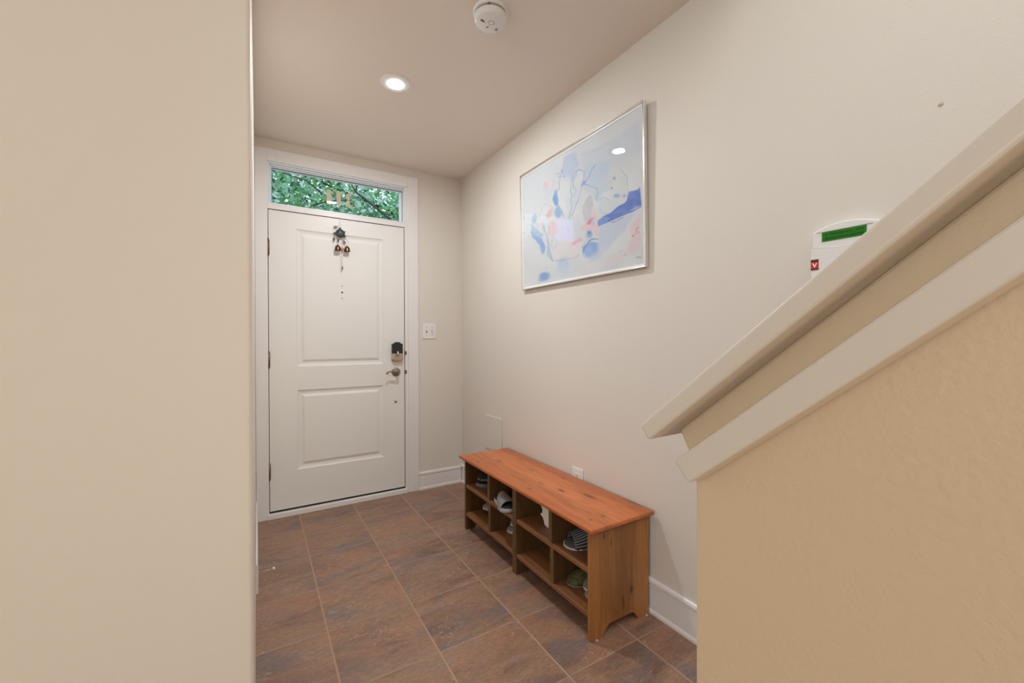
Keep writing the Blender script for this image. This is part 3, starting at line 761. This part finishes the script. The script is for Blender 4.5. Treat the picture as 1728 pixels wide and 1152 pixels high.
    blob(690, 590, 30, 22, -20, (104, 128, 204), .6); blob(600, 680, 30, 10, -28, (110, 132, 200), .6)
    blob(700, 660, 30, 6, -20, (196, 196, 214), .7)
    poly([(490, 770), (560, 740), (690, 690), (650, 780), (560, 880), (480, 960), (440, 970), (480, 880)], (184, 194, 213), .85, 18)
    stroke([(565, 738), (580, 736), (632, 712)], 2.2, (86, 104, 170), .8); stroke([(668, 625), (690, 608)], 3, (60, 84, 160), .8); stroke([(675, 640), (688, 632)], 3, (60, 84, 160), .8)
    # right hand pinks
    poly([(690, 730), (730, 700), (733, 900), (700, 920), (640, 930), (680, 850), (672, 780)], PK, .55, 22)
    for q in ((712, 785, 4, 8), (703, 808, 3, 5), (690, 826, 6, 5), (718, 800, 3, 6), (640, 934, 9, 3), (722, 770, 4, 6)): blob(*q, -15, RD, .8)
    poly([(540, 960), (620, 900), (650, 930), (600, 985), (540, 990)], (216, 196, 200), .6, 20)
    stroke([(608, 916), (622, 908), (634, 912), (644, 905)], 2, (176, 172, 190), .6)
    # blue petals, left of centre
    poly([(232, 620), (240, 560), (250, 545), (258, 600), (256, 650), (232, 640)], (106, 154, 202), .95, 5)
    blob(258, 680, 22, 32, 0, (134, 168, 208), .9); blob(120, 715, 14, 26, 10, (156, 182, 212), .9)
    poly([(102, 745), (125, 770), (160, 800), (180, 860), (182, 925), (168, 925), (150, 870), (112, 830)], (120, 156, 208), .95, 7)
    blob(180, 1055, 32, 22, -35, (112, 148, 206), .95); blob(288, 990, 34, 52, 5, (176, 192, 214), .85); blob(275, 1030, 60, 30, 0, (196, 204, 216), .6)
    blob(445, 895, 40, 50, 20, (122, 158, 214), .95); blob(430, 905, 22, 24, 0, (150, 180, 222), .5); blob(434, 808, 18, 24, 15, (118, 156, 212), .9); blob(462, 850, 24, 8, 0, (214, 214, 220), .7)
    stroke([(404, 918), (415, 880), (432, 852), (460, 838), (484, 840)], 3.2, (104, 126, 172), .85); stroke([(430, 795), (436, 806)], 3, (60, 84, 130), .8)
    poly([(395, 690), (420, 600), (440, 580), (458, 640), (450, 720), (410, 740)], (190, 186, 194), .85, 10)
    poly([(380, 770), (440, 730), (470, 660), (490, 780), (470, 840), (460, 790), (400, 790)], (224, 182, 188), .75, 12); blob(440, 735, 24, 9, -40, (206, 96, 112), .8); blob(455, 745, 16, 20, 0, (184, 190, 210), .7)
    blob(360, 860, 26, 9, -20, (214, 108, 130), .85); blob(380, 845, 14, 14, 0, (216, 150, 166), .7)
    # pinks left
    blob(186, 530, 12, 22, 10, (220, 176, 188), .85); blob(232, 525, 10, 34, 0, (218, 192, 196), .8); blob(208, 685, 14, 34, 20, (222, 170, 176), .85); blob(228, 780, 22, 52, 0, (222, 178, 184), .7)
    poly([(235, 850), (350, 858), (400, 840), (395, 900), (330, 940), (240, 940)], (216, 206, 208), .7, 16); blob(200, 570, 22, 34, 20, (196, 200, 214), .6)
    # pale lavender patch
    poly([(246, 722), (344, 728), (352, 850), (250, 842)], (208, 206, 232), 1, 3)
    poly([(80, 760), (140, 740), (200, 760), (240, 860), (215, 940), (185, 860)], (202, 208, 208), .5, 14)
    # sketch lines
    G = (134, 150, 176)
    for P_, wd, col, al in [([(270, 490), (255, 560), (262, 640), (290, 715)], 1.8, G, .7), ([(322, 715), (335, 640), (330, 560), (345, 460), (385, 430), (402, 440), (395, 520), (385, 580), (360, 650), (335, 700)], 2, G, .75),
                            ([(350, 520), (360, 560), (340, 590)], 1.6, G, .6), ([(398, 520), (440, 460), (472, 405)], 2, (122, 136, 180), .8), ([(415, 500), (405, 520), (440, 528), (480, 540), (482, 570), (475, 620)], 2.2, (126, 144, 178), .7),
                            ([(395, 440), (372, 440), (352, 480), (345, 540)], 1.8, G, .6), ([(490, 610), (520, 596), (550, 612)], 1.8, G, .6), ([(495, 660), (520, 690), (560, 680)], 1.4, G, .5),
                            ([(590, 440), (560, 500), (565, 560)], 1.4, G, .4), ([(610, 420), (650, 470), (662, 540), (655, 590)], 1.8, (150, 168, 190), .7), ([(380, 355), (430, 325), (500, 305), (560, 272)], 3, (180, 190, 208), .7),
                            ([(390, 350), (440, 340), (500, 310)], 1.6, (172, 182, 204), .6), ([(175, 760), (200, 820), (210, 900), (232, 962)], 3, (136, 158, 190), .75), ([(195, 880), (205, 930), (225, 955)], 4, (136, 164, 200), .7),
                            ([(228, 965), (290, 960), (350, 942), (385, 930)], 2, (142, 152, 176), .7), ([(150, 720), (165, 650), (190, 630), (225, 650)], 1.4, (170, 172, 186), .6), ([(120, 640), (150, 700)], 1.2, (180, 184, 196), .6),
                            ([(220, 860), (235, 830), (252, 850), (250, 890), (232, 895), (220, 870)], 1.6, (170, 176, 196), .7), ([(400, 650), (430, 590), (455, 610), (458, 660)], 1.6, (164, 166, 184), .6),
                            ([(280, 440), (276, 452)], 1.8, (80, 92, 130), .9), ([(240, 460), (262, 456)], 1.6, (120, 140, 180), .7), ([(704, 942), (712, 945), (720, 944), (728, 950), (737, 952)], 2.4, (110, 112, 124), .75)]:
        stroke(P_, wd, col, al)
    for cx, cy, rx, ry, ro_ in ((581, 487, 12, 8, -50), (563, 545, 9, 8, 0), (592, 588, 16, 13, 0), (638, 586, 10, 8, 0), (292, 481, 7, 5, 0), (265, 475, 5, 5, 0), (402, 510, 8, 18, 20)):
        blob(cx, cy, rx, ry, ro_, (132, 154, 206), .85)
    img = img*0.82+np.array((207, 209, 213.))*0.18
    img = np.clip(img, 0, 255)/255.0; lin = np.where(img <= .04045, img/12.92, ((img+.055)/1.055)**2.4)
    y0, y1, z0, z1 = -W_/2+fw+lw-.001, W_/2-fw-lw+.001, fw+lw-.001, H_-fw-lw+.001
    vs = [(-0.0095, y1+(y0-y1)*a_, z1+(z0-z1)*b_) for b_ in v for a_ in s]
    fs = [(j*NU+i, j*NU+i+1, (j+1)*NU+i+1, (j+1)*NU+i) for j in range(NV-1) for i in range(NU-1)]
    me = bpy.data.meshes.new('painted_sheet'); me.from_pydata(vs, [], fs)
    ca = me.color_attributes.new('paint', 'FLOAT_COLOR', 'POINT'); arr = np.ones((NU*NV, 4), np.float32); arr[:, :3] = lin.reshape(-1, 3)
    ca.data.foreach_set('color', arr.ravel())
    k = NT('painted_sheet'); at = k.n('ShaderNodeAttribute', attribute_name='paint')
    g = k.n('ShaderNodeVectorMath', operation='SCALE'); k.l(at.outputs['Color'], g.inputs[0]); g.inputs['Scale'].default_value = 1.06
    k.l(g.outputs[0], k.b.inputs['Base Color']); k.b.inputs['Roughness'].default_value = .8; k.b.inputs['Specular IOR Level'].default_value = .1
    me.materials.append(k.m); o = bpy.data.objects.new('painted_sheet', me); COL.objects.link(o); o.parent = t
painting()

# ------------------------------------------------------------------ small wall things
def switch():
    cx, cz = 1.187, 1.268; w_, h_ = 0.112, 0.119
    t = thing('light_switch', (cx, WY, cz), 'white double toggle light switch plate on the wall right of the door', 'light switch')
    MB().box(-w_/2, w_/2, -0.0065, -0.0003, -h_/2, h_/2).build('switch_plate', plastic, t, bevel=0.004, seg=3)
    for s, up in ((-1, 1), (1, -1)):
        x = s*0.0235
        MB().box(x-0.0055, x+0.0055, -0.0075, -0.0060, -0.012, 0.012).build('toggle_slot', plastic_grey, t)
        m_ = MB(); m_.box(-0.004, 0.004, -0.016, 0, -0.004, 0.004, toworld((x, -0.0055, 0.001), (R(-32*up), 0, 0))); m_.build('toggle', plastic, t, bevel=0.0015)
        for z in (-0.030, 0.030):
            MB().lathe([(0.0001, 0.0016), (0.003, 0.0012), (0.0036, 0)], 12, toworld((x, -0.0065, z), (R(90), 0, 0))).build('screw', plastic_grey, t)
switch()
def outlet():
    cy, cz = 1.731, 0.445
    t = thing('wall_outlet', (WX, cy, cz), 'white duplex wall outlet on the right wall behind the bench top', 'outlet')
    MB().box(-0.0065, -0.0003, -0.043, 0.043, -0.062, 0.062).build('outlet_plate', plastic, t, bevel=0.004, seg=3)
    for z in (-0.02, 0.02):
        r = MB().box(-0.0085, -0.006, -0.0165, 0.0165, z-0.014, z+0.014).build('receptacle', plastic, t, bevel=0.004)
        m_ = MB()
        for y in (-0.0065, 0.0065): m_.box(-0.0092, -0.0083, y-0.0013, y+0.0013, z-0.001, z+0.008)
        m_.lathe([(0.0001, 0.0008), (0.0026, 0.0008), (0.0026, 0)], 10, toworld((-0.0085, 0, z-0.007), (0, R(-90), 0))); m_.build('slot', dark, r)
outlet()
def access_panel():
    o = MB()
    o.box(WX-0.007, WX-0.0003, 2.548, 2.796, 0.387, 0.637)
    q = o.build('access_panel', wall_paint, bevel=0.003); setp(q, 'square cream painted access panel on the right wall beyond the bench', 'access panel')
    m_ = MB(); m_.box(WX-0.0088, WX-0.0068, 2.550, 2.794, 0.630, 0.636)
    m_.build('panel_lip', trim_paint, q)
access_panel()
def keypad():
    t = thing('alarm_keypad', (WX, 0.520, 1.440), 'white alarm keypad with a green display on the right wall behind the stair cap', 'keypad')
    # local y -0.085..0.093, z -0.08..0.09
    yl, yr = 0.093, -0.080
    prof = [(yl-0.003, -0.075), (yl, 0.0), (yl-0.003, 0.082)]
    n = 12; topc = [(yl-0.006-(yl-yr-0.012)*i/n, 0.086+0.017*math.sin(math.pi*i/n)) for i in range(n+1)]
    poly = [(yr+0.003, -0.075), (yr, 0), (yr+0.003, 0.082)][::-1]
    pl = prof+topc+poly
    MB().prism(pl, 0, -0.022, -0.0003).build('housing', plastic, t, bevel=0.004, seg=3)
    # lower flap slightly proud, its top edge sags in a curve
    fl = [(yl-0.002, -0.072), (yl-0.001, 0.036)]+[(yl-0.001-(yl-yr-0.002)*i/10, 0.036-0.010*math.sin(math.pi*i/10)) for i in range(1, 10)]+[(yr+0.001, 0.036), (yr+0.002, -0.072)]
    MB().prism(fl, 0, -0.0265, -0.0222).build('flap', plastic, t, bevel=0.0012)
    gl = fl[1:-1]; MB().prism([(y_, z_+0.0014) for y_, z_ in gl]+[(y_, z_-0.002) for y_, z_ in reversed(gl)], 0, -0.0232, -0.0221).build('flap_gap', plastic_grey, t)
    MB().box(-0.0228, -0.0215, -0.058, 0.078, 0.0795, 0.0812).build('groove', plastic_grey, t)
    green = mat('green_display', (0.003, 0.07, 0.002), 0.25, emit=(0.002, 0.20, 0.001), es=0.38)
    l = MB().box(-0.0232, -0.0215, -0.044, 0.064, 0.051, 0.079).build('display', green, t)
    dk = mat('display_segments', (0.002, 0.012, 0.002), 0.3)
    rnd = random.Random(2); m_ = MB()
    for r_ in (0.0675, 0.0555):
        for i in range(16):
            y = 0.054-i*0.0058
            if rnd.random() < 0.15: continue
            for cc in range(2):
                m_.box(-0.0236, -0.0231, y-cc*0.0026-0.0009, y-cc*0.0026, r_, r_+rnd.choice((0.004, 0.0065, 0.0065)))
            m_.box(-0.0236, -0.0231, y-0.0035, y, r_+0.003, r_+0.004)
    m_.build('display_text', dk, l)
    e = MB(); e.box(-0.0272, -0.0262, 0.071, 0.0915, -0.031, 0.001); eb = e.build('emblem', red, t)
    m_ = MB(); m_.prism([(0.0915, 0.001), (0.071, 0.001), (0.071, -0.0055), (0.081, -0.007), (0.0915, -0.0055)], 0, -0.0276, -0.0271)
    m_.prism([(0.0915, -0.031), (0.071, -0.031), (0.071, -0.0255), (0.081, -0.0275), (0.0915, -0.0245)][::-1], 0, -0.0276, -0.0271); m_.build('emblem_band', maroon, eb)
    m_ = MB(); m_.prism([(0.0880, -0.0095), (0.0845, -0.0095), (0.0812, -0.0180), (0.0779, -0.0095), (0.0745, -0.0095), (0.0800, -0.0225), (0.0825, -0.0225)], 0, -0.0279, -0.0271)
    m_.build('letter', white_m, eb)
keypad()
# nail plug / filled hole high on the right wall
setp(MB().lathe([(0.0001, 0.0012), (0.0048, 0.0008), (0.0058, 0)], 16, toworld((WX-0.0003, 0.334, 1.791), (0, R(-90), 0))).build('wall_plug', mat('filler', (0.55, 0.46, 0.40), 0.7)), 'small grey filled nail hole high on the right wall', 'wall plug')

# ------------------------------------------------------------------ ceiling things
def lamp():
    t = thing('recessed_light', (0.625, 2.182, CEIL), 'round white recessed ceiling light, switched on', 'ceiling light')
    MB().lathe([(0.0783, -0.0003), (0.0415, -0.0003), (0.0415, -0.0080), (0.0440, -0.0090), (0.0600, -0.0086), (0.0690, -0.0078), (0.0750, -0.0058), (0.0780, -0.0030), (0.0783, -0.0003)], 64, None, False).build('trim_ring', lampring, t)
    MB().lathe([(0.0001, -0.0110), (0.02, -0.0108), (0.032, -0.0102), (0.039, -0.0094), (0.0415, -0.0086)], 64).build('diffuser', lampm, t)
lamp()
def smoke():
    t = thing('smoke_detector', (0.825, 1.510, CEIL), 'round white smoke detector on the ceiling', 'smoke detector', None, (0, 0, R(-31.5)))
    MB().lathe([(0.0001, -0.012), (0.066, -0.012), (0.071, -0.009), (0.072, -0.0003)], 48).build('base', plastic, t)
    c_ = MB().lathe([(0.064, -0.012), (0.064, -0.020), (0.0665, -0.021), (0.0665, -0.026), (0.063, -0.040), (0.058, -0.045), (0.0001, -0.047)], 48).build('cover', plastic, t)
    MB().lathe([(0.0645, -0.012), (0.0650, -0.0195)], 48).build('shadow_gap', plastic_grey, t)
    MB().lathe([(0.0001, -0.0495), (0.007, -0.0493), (0.009, -0.047), (0.0095, -0.0465)], 20, toworld((0.004, -0.004, 0))).build('test_button', plastic, t)
    m_ = MB(); m_.lathe([(0.0105, -0.0468), (0.0122, -0.0473), (0.0130, -0.0466)], 24, toworld((0.004, -0.004, 0))); m_.build('button_ring', plastic_grey, c_)
    m_ = MB()
    for i in range(4): m_.box(-0.004, 0.004, -0.0011, 0.0011, -0.0474, -0.0455, toworld((-0.037+0.0035*i, -0.020+0.003*i, 0), (0, 0, R(-50))))
    m_.build('sounder_slots', dark, c_)
    m_ = MB(); m_.box(-0.005, 0.005, -0.0015, 0.0015, -0.0474, -0.0455, toworld((-0.014, 0.020, 0), (0, 0, R(-25)))); m_.build('indicator', dark, c_)
    m_ = MB(); m_.box(-0.006, 0.006, -0.0045, 0.0045, -0.0474, -0.0455, toworld((0.022, 0.034, 0), (0, 0, R(-35)))); m_.build('warning_label', plastic_grey, c_)
    for g in (175, 181):
        MB().box(-0.0014, 0.0014, 0.0640, 0.0665, -0.0200, -0.0118, toworld((0, 0, 0), (0, 0, R(g)))).build('side_vent', dark, c_)
smoke()

# ------------------------------------------------------------------ door stop
def stop():
    y, z = 2.335, 0.088; x0 = LX+0.0090
    t = thing('door_stop', (x0, y, z), 'thin metal door stop with a white tip on the left baseboard', 'door stop')
    MB().lathe([(0.0001, 0.0), (0.007, 0.0), (0.006, 0.003), (0.003, 0.004)], 16, toworld((0, 0, 0), (0, R(90), 0))).build('mount', nickel, t)
    MB().tube([(0.002, 0, 0), (0.062, 0, 0.0015)], 0.0019, 10).build('rod', nickel, t)
    MB().lathe([(0.0001, 0.0), (0.0048, 0.0), (0.0058, 0.003), (0.0055, 0.008), (0.0030, 0.0105), (0.0001, 0.011)], 14, toworld((0.060, 0, 0.0015), (0, R(90), 0))).build('rubber_tip', plastic, t)
stop()

# ------------------------------------------------------------------ bell chime on the door
def chime():
    y = WY
    t = thing('bell_chime', (0.515, y-0.012, 1.968), 'small hanging turtle chime with two brass bells on the front door', 'chime')
    # everything local to the turtle's centre, -y towards the room
    MB().tube([(0.0, 0.008, 0.098), (-0.010, 0.004, 0.060), (-0.012, 0.0, 0.032)], 0.0009, 6).build('hanging_string', threadm, t)
    MB().tube([(0.0, 0.008, 0.098), (0.006, 0.004, 0.060), (0.004, 0.0, 0.030)], 0.0009, 6).build('hanging_string', threadm, t)
    sh = MB().ball((0, -0.004, 0), 0.032, 0.012, 0.031)
    for i in range(6):
        an = R(60*i); sh.ball((0.016*math.cos(an), -0.0135, 0.015*math.sin(an)), 0.0075, 0.003, 0.0075, seg=8, ring=6)
    b = sh.build('turtle_shell', patina, t)
    MB().ball((0.000, 0.0, 0.036), 0.008, 0.006, 0.008, seg=10, ring=6).build('turtle_head', patina, t)
    for (x, z, rx, rz, ro_) in ((-0.036, -0.003, 0.010, 0.007, 0), (0.030, -0.017, 0.010, 0.009, 30)):
        MB().ball((0, 0, 0), rx, 0.005, rz, Mx=toworld((x, 0, z), (0, R(ro_), 0)), seg=10, ring=6).build('flipper', patina, t)
    MB().prism([(0.016, 0.020), (0.038, 0.020), (0.030, 0.006), (0.022, 0.002)], 1, -0.004, 0.003).build('flipper', patina, t, bevel=0.002)
    def leaf(x, z, L_, w_, ro_, nm='leaf_charm'):
        pts = [(0, L_/2), (w_*.35, L_*.25), (w_/2, 0), (w_*.3, -L_*.3), (0, -L_/2), (-w_*.3, -L_*.3), (-w_/2, 0), (-w_*.35, L_*.25)]
        MB().prism(pts, 1, -0.0015, 0.0015, toworld((x, -0.004, z), (0, R(ro_), 0))).build(nm, leafbrz, t, bevel=0.0006)
    leaf(-0.031, 0.043, 0.034, 0.013, 82); leaf(-0.042, -0.045, 0.032, 0.017, -8); leaf(-0.014, -0.050, 0.032, 0.014, -14); leaf(0.027, -0.058, 0.034, 0.014, -38)
    MB().tube([(0.038, 0, -0.032), (0.060, 0, -0.058)], 0.0011, 6).build('wire', leafbrz, t)
    for x, z in ((-0.019, -0.106), (0.044, -0.108)):
        s = MB().tube([(x*0.5, 0, -0.022), (x*0.8, -0.004, -0.055), (x, -0.006, z+0.02)], 0.0008, 6).build('bell_string', threadm, t)
        Mx = toworld((x, -0.016, z), (0, 0, 0))
        bl_ = MB().lathe([(0.0215, -0.020), (0.0205, -0.014), (0.0190, -0.002), (0.0155, 0.009), (0.009, 0.016), (0.0001, 0.019)], 24, Mx)
        bl_.ball((0, 0, 0.021), 0.0035, seg=8, ring=6, Mx=Mx); bo = bl_.build('bell', bellm, t)
        MB().ball((0, 0, -0.019), 0.004, Mx=Mx, seg=8, ring=6).build('clapper', leafbrz, bo)
    bd = MB()
    for i in range(-2, 3):
        for j in range(-2, 3):
            if abs(i)+abs(j) <= 2 and (i+j) % 2 == 0: bd.ball((0.0125+i*0.0052, -0.006, -0.112+j*0.0068), 0.0036, seg=8, ring=6)
    bd.build('bead_cluster', beadm, t)
    MB().tube([(0.010, -0.003, -0.03), (0.0125, -0.006, -0.10), (0.012, -0.004, -0.16), (0.013, -0.004, -0.232)], 0.0008, 6).build('bell_string', threadm, t)
    MB().tube([(0.006, -0.002, -0.12), (0.005, -0.002, -0.28)], 0.0007, 6).build('bell_string', threadm, t)
    leaf(0.0135, -0.248, 0.034, 0.009, 4)
chime()
